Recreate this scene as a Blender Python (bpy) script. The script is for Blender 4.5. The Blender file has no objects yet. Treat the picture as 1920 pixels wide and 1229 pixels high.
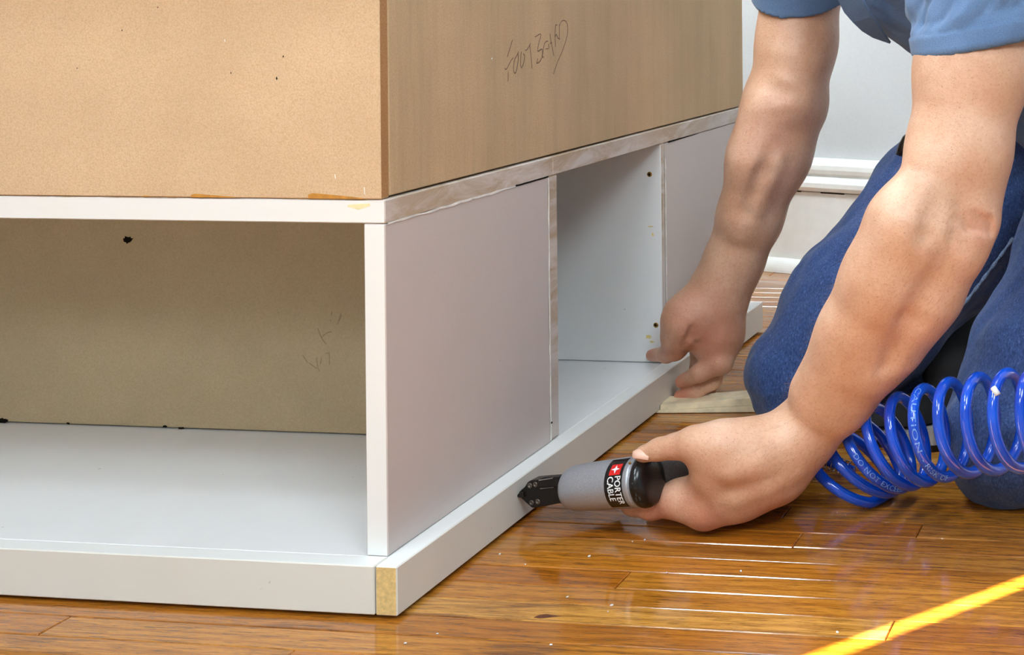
import bpy, bmesh, math, random
import numpy as np
from mathutils import Vector, Matrix, noise as mnoise
random.seed(7)
C = bpy.context.scene.collection
sc = bpy.context.scene

# ------------------------------------------------------------------ camera
F, PX, PY, RO, H = 2581.0, 1895.0, -15.0, 0.0095, 0.508
TH = math.atan(340 / 2581.0)
cr, sr = math.cos(RO), math.sin(RO)
RV, UV, FV = np.array([cr, 0, -sr]), np.array([sr, 0, cr]), np.array([0, 1.0, 0])
CAM = np.array([0, 0, H])
cam = bpy.data.objects.new('camera', bpy.data.cameras.new('camera'))
C.objects.link(cam)
cam.data.sensor_width = 36.0
cam.data.sensor_fit = 'HORIZONTAL'
cam.data.lens = F / 1920 * 36.0
cam.data.shift_x = (960 - PX) / 1920
cam.data.shift_y = (PY - 614.5) / 1920
cam.data.clip_start = 0.05
cam.matrix_world = Matrix(((RV[0], UV[0], -FV[0], 0), (RV[1], UV[1], -FV[1], 0), (RV[2], UV[2], -FV[2], H), (0, 0, 0, 1)))
sc.camera = cam

# ------------------------------------------------------------------ world, sun, lights, exposure
sc.view_settings.view_transform = 'Standard'
sc.view_settings.look = 'None'
sc.view_settings.exposure = 0.0
sc.view_settings.gamma = 1.0
sc.view_settings.use_curve_mapping = False
w = bpy.data.worlds.new('world'); sc.world = w; w.use_nodes = True
w.node_tree.nodes['Background'].inputs[0].default_value = (0.82, 0.92, 1.0, 1)
w.node_tree.nodes['Background'].inputs[1].default_value = 0.54

def aim(o, loc, target):
    o.location = loc
    o.rotation_euler = (Vector(target) - Vector(loc)).to_track_quat('-Z', 'Y').to_euler()
def area(name, loc, target, sx, sy, power, col=(1, 1, 1)):
    l = bpy.data.lights.new(name, 'AREA'); l.shape = 'RECTANGLE'; l.size = sx; l.size_y = sy; l.energy = power; l.color = col
    o = bpy.data.objects.new(name, l); C.objects.link(o); aim(o, loc, target); return o
area('ceiling_lamp_front', (-1.02, 0.42, 1.98), (-0.80, 1.2, 0.2), .28, .28, 10, (0.82, 0.93, 1.0))
area('ceiling_lamp_mid', (-0.95, -0.1, 1.95), (-0.8, 1.3, 0.2), .30, .30, 11.5, (0.82, 0.93, 1.0))
area('window_lamp_rear', (-0.55, -0.85, 1.45), (-0.6, 1.3, 0.2), .45, .35, 16, (0.82, 0.93, 1.0))
area('ceiling_lamp_side', (0.45, -0.10, 1.55), (-0.4, 1.6, 0.1), .6, .6, 18, (0.82, 0.93, 1.0))
area('wall_fill_back', (0.05, 1.35, 2.45), (-0.2, 2.2, 0.6), 1.0, .8, 13, (0.84, 0.94, 1.0))  # unseen fill light, added to brighten the back wall
area('wall_fill_left', (-1.15, 1.75, 1.9), (-0.3, 2.05, 0.2), .5, .5, 30, (0.84, 0.94, 1.0))  # added fill for the baseboard and far arm, not a fitting of the room
sun = bpy.data.lights.new('sun', 'SUN'); sun.energy = 150; sun.angle = 0.0035; sun.color = (1.0, 0.86, 0.58)
suno = bpy.data.objects.new('sun', sun); C.objects.link(suno)
SAZ = np.array([0.769, 0.639]); SEL = math.radians(25)
sd = Vector((SAZ[0] * math.cos(SEL), SAZ[1] * math.cos(SEL), -math.sin(SEL)))
suno.rotation_euler = sd.to_track_quat('-Z', 'Y').to_euler()

# ------------------------------------------------------------------ geometry helpers
def at(x, y, Y):
    """World point that the photograph shows at (x, y), at real depth Y metres."""
    return CAM + ((x - PX) / F * RV - (y - PY) / F * UV + FV) * Y
EX = np.array([math.cos(TH), -math.sin(TH), 0]); EY = np.array([math.sin(TH), math.cos(TH), 0]); EZ = np.array([0, 0, 1.0])
ORG = np.array([-0.5214, 1.144, 0.0])
def l2w(p): return ORG + p[0] * EX + p[1] * EY + np.array([0, 0, p[2]])
def onplane(x, y, axis, val):
    r = (x - PX) / F * RV - (y - PY) / F * UV + FV
    e = (EX, EY, EZ)[axis]
    t = (val - (CAM - ORG) @ e) / (r @ e)
    d = CAM + r * t - ORG
    return np.array([d @ EX, d @ EY, d[2]])

def link(name, me, mats, parent=None):
    o = bpy.data.objects.new(name, me)
    for m in (mats if isinstance(mats, (list, tuple)) else [mats]): me.materials.append(m)
    C.objects.link(o)
    if parent: o.parent = parent
    return o
def bm_obj(name, bm, mats, parent=None, smooth=False):
    me = bpy.data.meshes.new(name); bm.to_mesh(me); bm.free()
    if smooth: me.polygons.foreach_set('use_smooth', [True] * len(me.polygons))
    return link(name, me, mats, parent)
def empty(name, loc=(0, 0, 0), rz=0):
    o = bpy.data.objects.new(name, None); C.objects.link(o); o.location = loc; o.rotation_euler = (0, 0, rz); o.empty_display_size = .05; return o
def tag(o, label=None, cat=None, group=None, kind=None):
    for k, v in (('label', label), ('category', cat), ('group', group), ('kind', kind)):
        if v: o[k] = v
    return o
def box_bm(lo, hi, bev=0.0008, seg=1):
    bm = bmesh.new()
    r = bmesh.ops.create_cube(bm, size=1)
    for v in bm.verts:
        v.co = Vector([lo[i] + (v.co[i] + .5) * (hi[i] - lo[i]) for i in range(3)])
    if bev: bmesh.ops.bevel(bm, geom=bm.edges[:], offset=bev, segments=seg, affect='EDGES', profile=.5)
    bm.normal_update()
    return bm
def box(name, lo, hi, mats, parent=None, bev=0.0008, faces=None):
    """faces: {'+x': slot} puts another material slot on the faces looking that way."""
    bm = box_bm(lo, hi, bev)
    if faces:
        for f in bm.faces:
            for k, s in faces.items():
                a = 'xyz'.index(k[1]); sg = 1 if k[0] == '+' else -1
                if f.normal[a] * sg > .9: f.material_index = s
    return bm_obj(name, bm, mats, parent)
def frame_along(pts):
    pts = [Vector(p) for p in pts]; T = []
    for i in range(len(pts)):
        a = pts[max(i - 1, 0)]; b = pts[min(i + 1, len(pts) - 1)]
        T.append((b - a).normalized())
    n = T[0].orthogonal().normalized(); N = []
    for t in T:
        n = (n - t * n.dot(t)).normalized(); N.append(n.copy())
    return pts, T, N
def tube_bm(pts, rad, seg=10, caps=True, bm=None):
    bm = bm or bmesh.new()
    pts, T, N = frame_along(pts); rings = []
    for i, p in enumerate(pts):
        r = rad[i] if isinstance(rad, (list, tuple)) else rad
        b = T[i].cross(N[i])
        rings.append([bm.verts.new(p + (N[i] * math.cos(2 * math.pi * k / seg) + b * math.sin(2 * math.pi * k / seg)) * r) for k in range(seg)])
    for i in range(len(rings) - 1):
        for k in range(seg):
            bm.faces.new((rings[i][k], rings[i][(k + 1) % seg], rings[i + 1][(k + 1) % seg], rings[i + 1][k]))
    if caps:
        bm.faces.new(rings[0][::-1]); bm.faces.new(rings[-1])
    return bm
def lathe_bm(profile, o, ax, u, v, seg=40):
    """profile: (s along axis, radius); o origin, ax axis, u v cross axes (world)."""
    bm = bmesh.new(); rings = []
    for s, r in profile:
        if r < 1e-6: rings.append([bm.verts.new(o + ax * s)])
        else: rings.append([bm.verts.new(o + ax * s + u * r * math.cos(2 * math.pi * k / seg) + v * r * math.sin(2 * math.pi * k / seg)) for k in range(seg)])
    for a, b in zip(rings, rings[1:]):
        for k in range(seg):
            k2 = (k + 1) % seg
            if len(a) == 1 and len(b) == 1: continue
            if len(a) == 1: bm.faces.new((a[0], b[k2], b[k]))
            elif len(b) == 1: bm.faces.new((a[k], a[k2], b[0]))
            else: bm.faces.new((a[k], a[k2], b[k2], b[k]))
    bmesh.ops.recalc_face_normals(bm, faces=bm.faces[:])
    return bm
def text_mesh(s, size=1.0, extrude=0.0, space=1.0):
    cu = bpy.data.curves.new('lettering', 'FONT'); cu.body = s; cu.size = size; cu.extrude = extrude; cu.space_character = space; cu.resolution_u = 3
    o = bpy.data.objects.new('lettering', cu); C.objects.link(o)
    dg = bpy.context.evaluated_depsgraph_get(); dg.update()
    me = bpy.data.meshes.new_from_object(o.evaluated_get(dg))
    bpy.data.objects.remove(o); bpy.data.curves.remove(cu)
    bm = bmesh.new(); bm.from_mesh(me); bpy.data.meshes.remove(me)
    return bm
def rows_mesh(name, V, Fc, mats, parent=None, smooth=True):
    me = bpy.data.meshes.new(name)
    nv, nf = len(V), len(Fc)
    me.vertices.add(nv); me.vertices.foreach_set('co', np.asarray(V, np.float32).ravel())
    me.loops.add(nf * 4); me.loops.foreach_set('vertex_index', np.asarray(Fc, np.int32).ravel())
    me.polygons.add(nf); me.polygons.foreach_set('loop_start', np.arange(0, nf * 4, 4, dtype=np.int32))
    if smooth: me.polygons.foreach_set('use_smooth', np.ones(nf, bool))
    me.update(calc_edges=True)
    return link(name, me, mats, parent)

# ------------------------------------------------------------------ materials
def lin(c):
    return tuple(((v / 255) / 12.92 if v / 255 <= .04045 else ((v / 255 + .055) / 1.055) ** 2.4) for v in c) + (1,)
class NT:
    def __init__(s, name, rough=.5, spec=.5, base=(200, 200, 200)):
        s.m = bpy.data.materials.new(name); s.m.use_nodes = True; s.t = s.m.node_tree; s.b = s.t.nodes['Principled BSDF']
        s.b.inputs['Roughness'].default_value = rough; s.b.inputs['Specular IOR Level'].default_value = spec
        s.b.inputs['Base Color'].default_value = lin(base); s.tc = None
    def n(s, t, **kw):
        x = s.t.nodes.new(t)
        for k, v in kw.items(): setattr(x, k, v)
        return x
    def l(s, a, b): s.t.links.new(a, b)
    def coord(s, scale=(1, 1, 1), rand=0.0, out='Object'):
        tc = s.n('ShaderNodeTexCoord'); mp = s.n('ShaderNodeMapping'); mp.inputs['Scale'].default_value = scale
        src = tc.outputs[out]
        if rand:
            oi = s.n('ShaderNodeObjectInfo'); mu = s.n('ShaderNodeVectorMath', operation='SCALE'); mu.inputs[0].default_value = (13.1, 7.7, 5.3)
            s.l(oi.outputs['Random'], mu.inputs['Scale']); ad = s.n('ShaderNodeVectorMath', operation='ADD')
            s.l(src, ad.inputs[0]); s.l(mu.outputs[0], ad.inputs[1]); src = ad.outputs[0]
        s.l(src, mp.inputs['Vector']); return mp.outputs['Vector']
    def noise(s, vec, scale, detail=4, rough=.55, dist=0):
        x = s.n('ShaderNodeTexNoise'); x.inputs['Scale'].default_value = scale; x.inputs['Detail'].default_value = detail; x.inputs['Roughness'].default_value = rough; x.inputs['Distortion'].default_value = dist
        s.l(vec, x.inputs['Vector']); return x.outputs['Fac']
    def ramp(s, fac, stops):
        x = s.n('ShaderNodeValToRGB'); e = x.color_ramp.elements
        while len(e) < len(stops): e.new(.5)
        for i, (p, c) in enumerate(stops): e[i].position = p; e[i].color = lin(c) if len(c) == 3 else c
        s.l(fac, x.inputs['Fac']); return x.outputs['Color']
    def mix(s, fac, a, b, mode='MIX'):
        x = s.n('ShaderNodeMix', data_type='RGBA', blend_type=mode)
        for sock, v in ((x.inputs[0], fac), (x.inputs[6], a), (x.inputs[7], b)):
            if isinstance(v, (int, float)): sock.default_value = v
            elif isinstance(v, tuple): sock.default_value = v if len(v) == 4 else lin(v)
            else: s.l(v, sock)
        return x.outputs[2]
    def fr(s, fac, lo, hi, a=0.0, b=1.0):
        x = s.n('ShaderNodeMapRange'); x.inputs['From Min'].default_value = lo; x.inputs['From Max'].default_value = hi; x.inputs['To Min'].default_value = a; x.inputs['To Max'].default_value = b
        s.l(fac, x.inputs['Value']); return x.outputs[0]
    def color(s, c): s.l(c, s.b.inputs['Base Color'])
    def bump(s, fac, strength=.2, dist=.001):
        x = s.n('ShaderNodeBump'); x.inputs['Strength'].default_value = strength; x.inputs['Distance'].default_value = dist
        s.l(fac, x.inputs['Height']); s.l(x.outputs[0], s.b.inputs['Normal'])

def plain(name, base, rough=.5, spec=.5, metal=0, amt=.12, scale=60, bump=.1):
    t = NT(name, rough, spec, base); t.b.inputs['Metallic'].default_value = metal
    v = t.coord(); f = t.noise(v, scale)
    d = tuple(max(0, int(c * (1 - amt))) for c in base); u = tuple(min(255, int(c * (1 + amt * .5))) for c in base)
    t.color(t.ramp(f, [(.3, d), (.7, u)])); t.bump(f, bump); return t.m
def mdf(name, lo, mid, hi, streak=False, rough=.75):
    t = NT(name, rough, .25); v = t.coord()
    f = t.noise(v, 620, 3, .75); g = t.noise(v, 9, 3); fib = t.noise(t.coord((.5, 1, 1)), 1100, 2, .8)
    c = t.ramp(f, [(.3, lo), (.52, mid), (.75, hi)])
    c = t.mix(t.fr(g, .35, .65, 0, .28), c, tuple(int(x * .9) for x in lo))
    c = t.mix(t.fr(fib, .62, .75, 0, .35), c, tuple(min(255, int(x * 1.12)) for x in hi))
    if streak:
        vs = t.coord((1, 1, .06)); st = t.noise(vs, 26, 4, .6); sf = t.noise(vs, 210, 3, .6)
        c = t.mix(t.fr(st, .38, .7, 0, .35), c, (164, 150, 116)); c = t.mix(t.fr(sf, .45, .75, 0, .10), c, (122, 100, 74))
    t.color(c); t.bump(f, .15); return t.m
M_MDF = mdf('raw_fibreboard', (196, 164, 128), (212, 182, 146), (222, 196, 164))
M_MDFS = mdf('raw_fibreboard_sanded', (190, 160, 124), (206, 176, 138), (216, 188, 152), True)
M_MDFE = mdf('raw_fibreboard_edge', (160, 118, 74), (178, 134, 88), (190, 148, 102))
M_BACK = mdf('back_panel_board', (176, 158, 126), (186, 168, 136), (194, 177, 146))
def paint(name, base, rough=.42, dirt=(210, 206, 192), brush=True):
    t = NT(name, rough, .4); v = t.coord((.12, 1, 1)); g = t.noise(t.coord(), 14, 4); f = t.noise(v, 160, 4, .6); p = t.noise(t.coord(), 130, 2, .5)
    c = t.mix(t.fr(g, .5, .75, 0, .3), base, dirt); c = t.mix(t.fr(p, .76, .8, 0, .5), c, (150, 142, 128))
    t.color(c); t.bump(f if brush else t.noise(t.coord(), 420, 2), .12); return t.m
M_WHITE = paint('white_paint', (234, 235, 233), .38, (232, 232, 226))
M_OFF = paint('offwhite_paint', (222, 219, 210), .42, (211, 207, 196))
M_PRIM = paint('grey_primer', (203, 193, 188), .5, (194, 184, 176), False)
M_FLOORP = paint('cubby_floor_paint', (232, 233, 234), .35, (222, 222, 220))
def smear(name):
    t = NT(name, .6, .3); v = t.coord((1, .25, 1)); g = t.noise(v, 45, 6, .7, .6); h = t.noise(t.coord((1, .3, 1)), 6, 2)
    c = t.mix(t.fr(g, .42, .62), (182, 160, 134), (212, 202, 194)); c = t.mix(t.fr(h, .45, .6), c, (205, 198, 194)); t.color(c); t.bump(g, .15); return t.m
M_SMEAR = smear('smeared_primer')
M_POLY = plain('raw_board_end', (222, 192, 130), .7, .2, amt=.1, scale=260)
M_CAULK = plain('white_caulk', (238, 236, 230), .6)
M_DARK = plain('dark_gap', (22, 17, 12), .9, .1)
M_PENCIL = plain('pencil_graphite', (92, 66, 46), .6)
M_PENCILF = plain('faint_pencil', (140, 124, 98), .7)
M_GLUE = plain('dried_glue', (196, 138, 62), .35, .5, amt=.15, scale=120)
M_GLUEW = plain('dried_glue_yellow', (232, 212, 140), .4, .5, amt=.1, scale=90)
M_BRASS = plain('brass', (170, 130, 62), .3, .5, 1.0)
M_WALL = plain('grey_wall_paint', (208, 209, 209), .7, .3, amt=.015, scale=300, bump=.05)
M_TRIM = plain('white_trim_paint', (246, 246, 240), .35, .4, amt=.02, scale=40, bump=.03)
M_BLACK = plain('black_plastic', (20, 18, 18), .22, .5, amt=.2)
M_NOSE = plain('blackened_steel', (34, 29, 27), .38, .5, .4, amt=.2, scale=200)
M_RUB = plain('grip_rubber', (74, 74, 76), .62, .4, amt=.25, scale=900, bump=.4)
M_STEEL = plain('dull_steel', (112, 104, 96), .35, .5, .7)
M_CHROME = plain('chrome', (190, 190, 195), .12, .5, 1.0)
M_RED = plain('red_print', (222, 30, 24), .4)
M_WPRINT = plain('white_print', (240, 240, 240), .45)
def greycast():
    t = NT('grey_cast_metal', .38, .5, (158, 160, 166)); t.b.inputs['Metallic'].default_value = .55
    f = t.noise(t.coord(), 1400, 2, .6); t.color(t.ramp(f, [(.3, (150, 152, 158)), (.7, (182, 184, 190))])); t.bump(f, .15, .0005); return t.m
M_CAST = greycast()
def hosem():
    t = NT('blue_hose', .16, .6, (8, 62, 190)); t.b.inputs['Coat Weight'].default_value = .5; t.b.inputs['Coat Roughness'].default_value = .08
    t.b.inputs['Transmission Weight'].default_value = .05
    f = t.noise(t.coord(), 30, 2); t.color(t.ramp(f, [(.3, (0, 62, 190)), (.7, (8, 92, 232))])); return t.m
M_HOSE = hosem()
M_HPRINT = plain('hose_print', (120, 170, 236), .4)
def oak(name, tones, far=False):
    t = NT(name, .13, .5); t.b.inputs['Coat Weight'].default_value = .5; t.b.inputs['Coat Roughness'].default_value = .05
    oi = t.n('ShaderNodeObjectInfo')
    v = t.coord((.05, 1, 1), 1.0); v2 = t.coord((.16, 1, 1), 1.0)
    big = t.noise(v2, 34, 4, .6, .8); fine = t.noise(v, 560, 5, .75); pores = t.noise(t.coord((.035, 1, 1), 1.0), 1300, 4, .7)
    wv = t.n('ShaderNodeTexWave', wave_type='BANDS', bands_direction='Y'); wv.inputs['Scale'].default_value = 26; wv.inputs['Distortion'].default_value = 9; wv.inputs['Detail'].default_value = 3; wv.inputs['Detail Scale'].default_value = 1.2
    t.l(v2, wv.inputs['Vector'])
    c = t.ramp(oi.outputs['Random'], [(0, tones[0]), (.35, tones[1]), (.7, tones[2]), (1, tones[3])])
    c = t.mix(t.fr(wv.outputs['Fac'], .45, 1, 0, .4), c, tones[4])
    c = t.mix(t.fr(big, .52, .72, 0, .6), c, tones[4]); c = t.mix(t.fr(big, .60, .72, 0, .5), c, tones[5])
    c = t.mix(t.fr(fine, .52, .64, 0, .7), c, tones[5])
    c = t.mix(t.fr(pores, .55, .63, 0, .7), c, tones[5])
    t.color(c); t.bump(fine, .05, .0006)
    rg = t.fr(t.noise(t.coord((1, 1, 1), 0), 12, 3), .3, .7, .06, .15); t.l(rg, t.b.inputs['Roughness']); return t.m
M_OAK = oak('varnished_oak', [(182, 108, 28), (204, 136, 46), (160, 88, 20), (216, 156, 70), (128, 68, 12), (70, 34, 6)])
M_KNOT = plain('dark_knot', (96, 52, 30), .2)
M_PINE = plain('pale_pine', (240, 224, 190), .6, .2, amt=.12, scale=40)
def skin():
    t = NT('skin', .44, .45)
    v = t.coord(); g = t.noise(v, 20, 5, .6); p = t.noise(v, 330, 4, .65); fr = t.noise(v, 640, 2, .5); pore = t.noise(v, 900, 2, .6)
    c = t.mix(t.fr(g, .36, .64), (204, 158, 128), (218, 176, 148))
    c = t.mix(t.fr(p, .46, .70, 0, .32), c, (190, 128, 100))
    c = t.mix(t.fr(g, .56, .7, 0, .3), c, (226, 190, 164))
    at_ = t.n('ShaderNodeAttribute', attribute_name='flush'); c = t.mix(at_.outputs['Fac'], c, (186, 100, 78))
    c = t.mix(t.fr(fr, .62, .72, 0, .5), c, (158, 96, 68))
    t.color(c); t.b.inputs['Subsurface Weight'].default_value = .10; t.b.inputs['Subsurface Radius'].default_value = (.005, .002, .0012); t.b.inputs['Subsurface Scale'].default_value = 1.0
    h = t.n('ShaderNodeMath', operation='ADD'); t.l(p, h.inputs[0]); m2 = t.n('ShaderNodeMath', operation='MULTIPLY'); m2.inputs[1].default_value = .45; t.l(pore, m2.inputs[0]); t.l(m2.outputs[0], h.inputs[1])
    t.bump(h.outputs[0], .38, .0014); return t.m
M_SKIN = skin()
M_NAIL = plain('finger_nail', (226, 182, 160), .3, .5, amt=.05)
M_HAIR = plain('brown_hair', (58, 40, 28), .6)
def cloth(name, a, b, sc1, weave=900, rough=.85, twill=False, fade=None):
    t = NT(name, rough, .2); v = t.coord(); g = t.noise(v, sc1, 4); f = t.noise(t.coord((1, 1, .45)) if twill else v, weave, 3, .8)
    c = t.mix(t.fr(f, .35, .65), a, b)
    c = t.mix(t.fr(g, .35, .7, 0, .35), c, tuple(int(x * .8) for x in a))
    if fade: c = t.mix(t.fr(f, .6, .75, 0, .5), c, fade)
    t.color(c); t.bump(f, .35, .0012); t.b.inputs['Sheen Weight'].default_value = .15; return t.m
M_DENIM = cloth('blue_denim', (38, 56, 98), (66, 92, 144), 14, 520, .85, True, (126, 146, 184))
M_SHIRT = cloth('blue_jersey', (84, 110, 148), (108, 135, 170), 18, 1100)
M_STITCH = plain('pale_stitching', (128, 148, 182), .8, amt=.3, scale=500)
M_SOLE = plain('grey_sole_rubber', (176, 174, 172), .6)

# ------------------------------------------------------------------ room shell
tag(box('floor', (-4.5, -1.5, -.06), (2.5, 4.0, -.0045), M_OAK, None, 0), kind='structure')
floor = bpy.data.objects['floor']
PW = .0336; y0 = -.0075 - 6 * PW
rowi = 0
floor_holder = floor
y = y0
while y < 1.62:
    x = -.95 + random.uniform(-.5, 0) if (y < .02 or y > .9) else -.12 - random.uniform(0, .3)
    xe = .95 if y < .9 else 1.05
    if y < .02: x = max(x, -1.2)
    while x < xe:
        Ln = random.uniform(.45, 1.0)
        x2 = min(x + Ln, xe + .3)
        cx = (x + x2) / 2
        dz = random.uniform(-.0005, .0001)
        bm = box_bm((-(x2 - x) / 2 + .0004, .0005, -.0045), ((x2 - x) / 2 - .0004, PW - .0005, 0), .0007)
        p = bm_obj('plank', bm, M_OAK, floor)
        p.location = Vector(l2w((cx, y, dz))); p.rotation_euler = (random.uniform(-.008, .008), 0, -TH)
        x = x2
    y += PW
kp = l2w(onplane(1022, 1157, 2, 0)); bm = bmesh.new()
kv = [bm.verts.new((kp[0] + a * .001, kp[1] + c_ * .001, .00012)) for a, c_ in ((-9, -1.5), (-6, 3), (0, 4.5), (5, 2.5), (13, .5), (7, -1), (2, -2.2), (-4, -3))]
bm.faces.new(kv); bmesh.ops.recalc_face_normals(bm, faces=bm.faces[:]); bm_obj('knot', bm, M_KNOT, floor)
bm = bmesh.new(); rc = random.Random(21)
for px_, py_ in ((1186, 1017), (1209, 1014), (985, 1060), (937, 1041), (1064, 1121), (1140, 1148), (1033, 1211), (1147, 1137), (820, 1190), (1570, 1188), (1389, 1073), (1250, 1075), (760, 1208), (1105, 1045)):
    q = l2w(onplane(px_, py_, 2, 0)); s_ = rc.uniform(.0007, .0014)
    r_ = bmesh.ops.create_icosphere(bm, subdivisions=1, radius=s_, matrix=Matrix.Translation((q[0], q[1], s_ * .6)) @ Matrix.Rotation(rc.uniform(0, 3), 4, 'Z') @ Matrix.Diagonal((1.3, .8, .6, 1)))
tag(bm_obj('sawdust_crumbs', bm, M_CAULK), 'tiny pale crumbs of sawdust scattered over the oak floor', 'sawdust', None, 'stuff')
# back wall, turned 24 degrees from the picture plane, nearer on its far end
wa = math.atan(.468); wd = np.array([math.cos(wa), -math.sin(wa), 0]); wn = np.array([-math.sin(wa), -math.cos(wa), 0])
W0 = np.array([-.414, 2.517, 0])
wall = empty('wall_back', W0, -wa); tag(wall, kind='structure')
box('plaster', (-2.6, .022, 0), (1.9, .14, 2.6), M_WALL, wall, 0)
base = empty('baseboard_back', W0, -wa); tag(base, kind='structure')
def prism(name, prof, x0, x1, mat, parent):
    bm = bmesh.new(); A = [bm.verts.new((x0, a, b)) for a, b in prof]; B = [bm.verts.new((x1, a, b)) for a, b in prof]; n = len(prof)
    for i in range(n): bm.faces.new((A[i], A[(i + 1) % n], B[(i + 1) % n], B[i]))
    bm.faces.new(A[::-1]); bm.faces.new(B); bmesh.ops.recalc_face_normals(bm, faces=bm.faces[:])
    return bm_obj(name, bm, mat, parent)
prism('base_board', [(.021, 0), (.004, 0), (.004, .148), (.021, .148)], -2.6, 1.9, M_TRIM, base)
cap = [(.021, .1495)] + [(.003 - .0, .1495), (-.003, .1515), (-.006, .158), (-.006, .166), (-.002, .1745), (.004, .177), (.004, .180), (-.0005, .183), (-.002, .190), (-.001, .198), (.004, .205), (.012, .2085), (.021, .209)]
prism('cap_molding', cap, -2.6, 1.9, M_TRIM, base)
qr = [(.004, 0)] + [(.004 - .017 * math.cos(a), .024 * math.sin(a)) for a in [i * math.pi / 2 / 8 for i in range(9)]]
prism('shoe_molding', qr, -2.6, 1.9, M_TRIM, base)
for u, ln in ((.018, .012), (.072, .05)):
    box('paint_crack', (u, .0036, .1470), (u + ln, .0046, .1488), M_DARK, base, 0)
# wall behind the camera, oversized to block the sun except through its narrow gap
rear = empty('wall_rear', (0, -1.2, 0)); tag(rear, kind='structure')
t0 = (1.057 + 1.2) / SAZ[1]; xs = -.150 - SAZ[0] * t0
def slab(pts):
    bm = bmesh.new(); A = [bm.verts.new((x_, -.004, z_)) for x_, z_ in pts]; Bk = [bm.verts.new((x_, 0, z_)) for x_, z_ in pts]; n = len(pts)
    bm.faces.new(A); bm.faces.new(Bk[::-1])
    for k in range(n): bm.faces.new((A[k], A[(k + 1) % n], Bk[(k + 1) % n], Bk[k]))
    bmesh.ops.recalc_face_normals(bm, faces=bm.faces[:]); return bm_obj('plaster', bm, M_WALL, rear)
gb, gt = .034, .008
slab([(-14, 0), (xs, 0), (xs, 1.18), (xs - gb, 1.18), (xs - gt, 1.80), (xs, 1.80), (xs, 5.4), (-14, 5.4)])
slab([(1.6, 0), (1.6, 5.4), (xs, 5.4), (xs, 1.80), (xs + gt, 1.80), (xs + gb, 1.18), (xs, 1.18), (xs, 0)])

# ------------------------------------------------------------------ platform cabinet
cab = empty('platform_cabinet', ORG, -TH)
tag(cab, 'white painted low platform cabinet with open cubbies under the raw fibreboard box', 'cabinet')
XL = -.98
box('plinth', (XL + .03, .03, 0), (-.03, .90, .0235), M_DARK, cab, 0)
box('base_panel', (XL, 0, .024), (-.0005, .93, .043), [M_FLOORP, M_OFF], cab, .0006, {'-y': 1, '+x': 1})
box('front_board', (XL, -.019, .003), (-.0012, -.0004, .0432), [M_OFF, M_WHITE], cab, .0009, {'+z': 1})
box('side_panel', (-.0195, 0, .0432), (-.0005, .2921, .3198), [M_PRIM, M_WHITE], cab, .0008, {'-y': 1})
box('side_panel', (XL, 0, .0432), (XL + .019, .2921, .3198), [M_PRIM, M_WHITE], cab, .0008, {'-y': 1})
box('partition', (XL, .2927, .0446), (-.0009, .3131, .3198), [M_BACK, M_SMEAR], cab, .0008, {'+x': 1})
box('partition', (XL, .5996, .0438), (-.0009, .6080, .3198), [M_FLOORP, M_SMEAR], cab, .0008, {'+x': 1})
box('partition', (XL, .6084, .0436), (-.0012, .6128, .3198), [M_WHITE, M_SMEAR], cab, .0005, {'+x': 1})
box('back_panel', (-.31, .3134, .0436), (-.298, .5994, .3196), M_BACK, cab, 0)
box('side_panel', (-.0195, .6136, .0432), (-.0006, .93, .3194), M_PRIM, cab, .0008)
for a, b in ((0, .3026), (.3032, .6094), (.6099, .93)):
    box('deck_board', (XL, a, .3202), (-.0003, b, .3398), [M_SMEAR, M_WHITE, M_WHITE], cab, .0008, {'-y': 1, '-z': 2})
# hardened paint and caulk in the joints, drawn on the side face
def ribbon(name, pts, wd_, parent, mat, plane=0, off=.0004, tw=None):
    """Flat raised strip through local points lying on plane axis `plane`."""
    bm = bmesh.new(); nrm = Vector((1, 0, 0)) if plane == 0 else Vector((0, -1, 0))
    L = []
    P = [Vector(p) for p in pts]
    for i, p in enumerate(P):
        t = (P[min(i + 1, len(P) - 1)] - P[max(i - 1, 0)]).normalized(); s = nrm.cross(t).normalized()
        wdi = wd_ * (tw[i] if tw else 1)
        L.append((bm.verts.new(p + nrm * off + s * wdi / 2), bm.verts.new(p + nrm * off - s * wdi / 2), bm.verts.new(p + s * wdi / 2), bm.verts.new(p - s * wdi / 2)))
    for a, b in zip(L, L[1:]):
        bm.faces.new((a[0], a[1], b[1], b[0])); bm.faces.new((a[2], a[0], b[0], b[2])); bm.faces.new((a[1], a[3], b[3], b[1]))
    bmesh.ops.recalc_face_normals(bm, faces=bm.faces[:])
    for f in bm.faces:
        if abs(f.normal.dot(nrm)) > .9 and f.normal.dot(nrm) < 0: f.normal_flip()
    return bm_obj(name, bm, mat, parent)
R7 = random.Random(3)
ribbon('caulk_line', [(-.0004, .003 + i * .0115, .3199 + R7.uniform(-.0006, .0006)) for i in range(20)], .0018, cab, M_CAULK, 0, .0006, [R7.uniform(.6, 1.3) for _ in range(20)])
ribbon('joint_gap', [(-.0002, .222 + i * .01, .3202 + R7.uniform(-.0004, .0004)) for i in range(8)], .0014, cab, M_DARK, 0, .0003)
ribbon('caulk_line', [(-.0004, .2926 + R7.uniform(-.0003, .0003), .045 + i * .0137) for i in range(21)], .0019, cab, M_CAULK, 0, .0006, [R7.uniform(.6, 1.2) for _ in range(21)])
ribbon('joint_gap', [(-.0001, .2915, .0635), (-.0001, .2948, .0632)], .0018, cab, M_DARK, 0, .0008)
ribbon('caulk_line', [(-.0004, .6133 + R7.uniform(-.0002, .0002), .06 + i * .02) for i in range(13)], .0016, cab, M_CAULK, 0, .0006)
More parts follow.
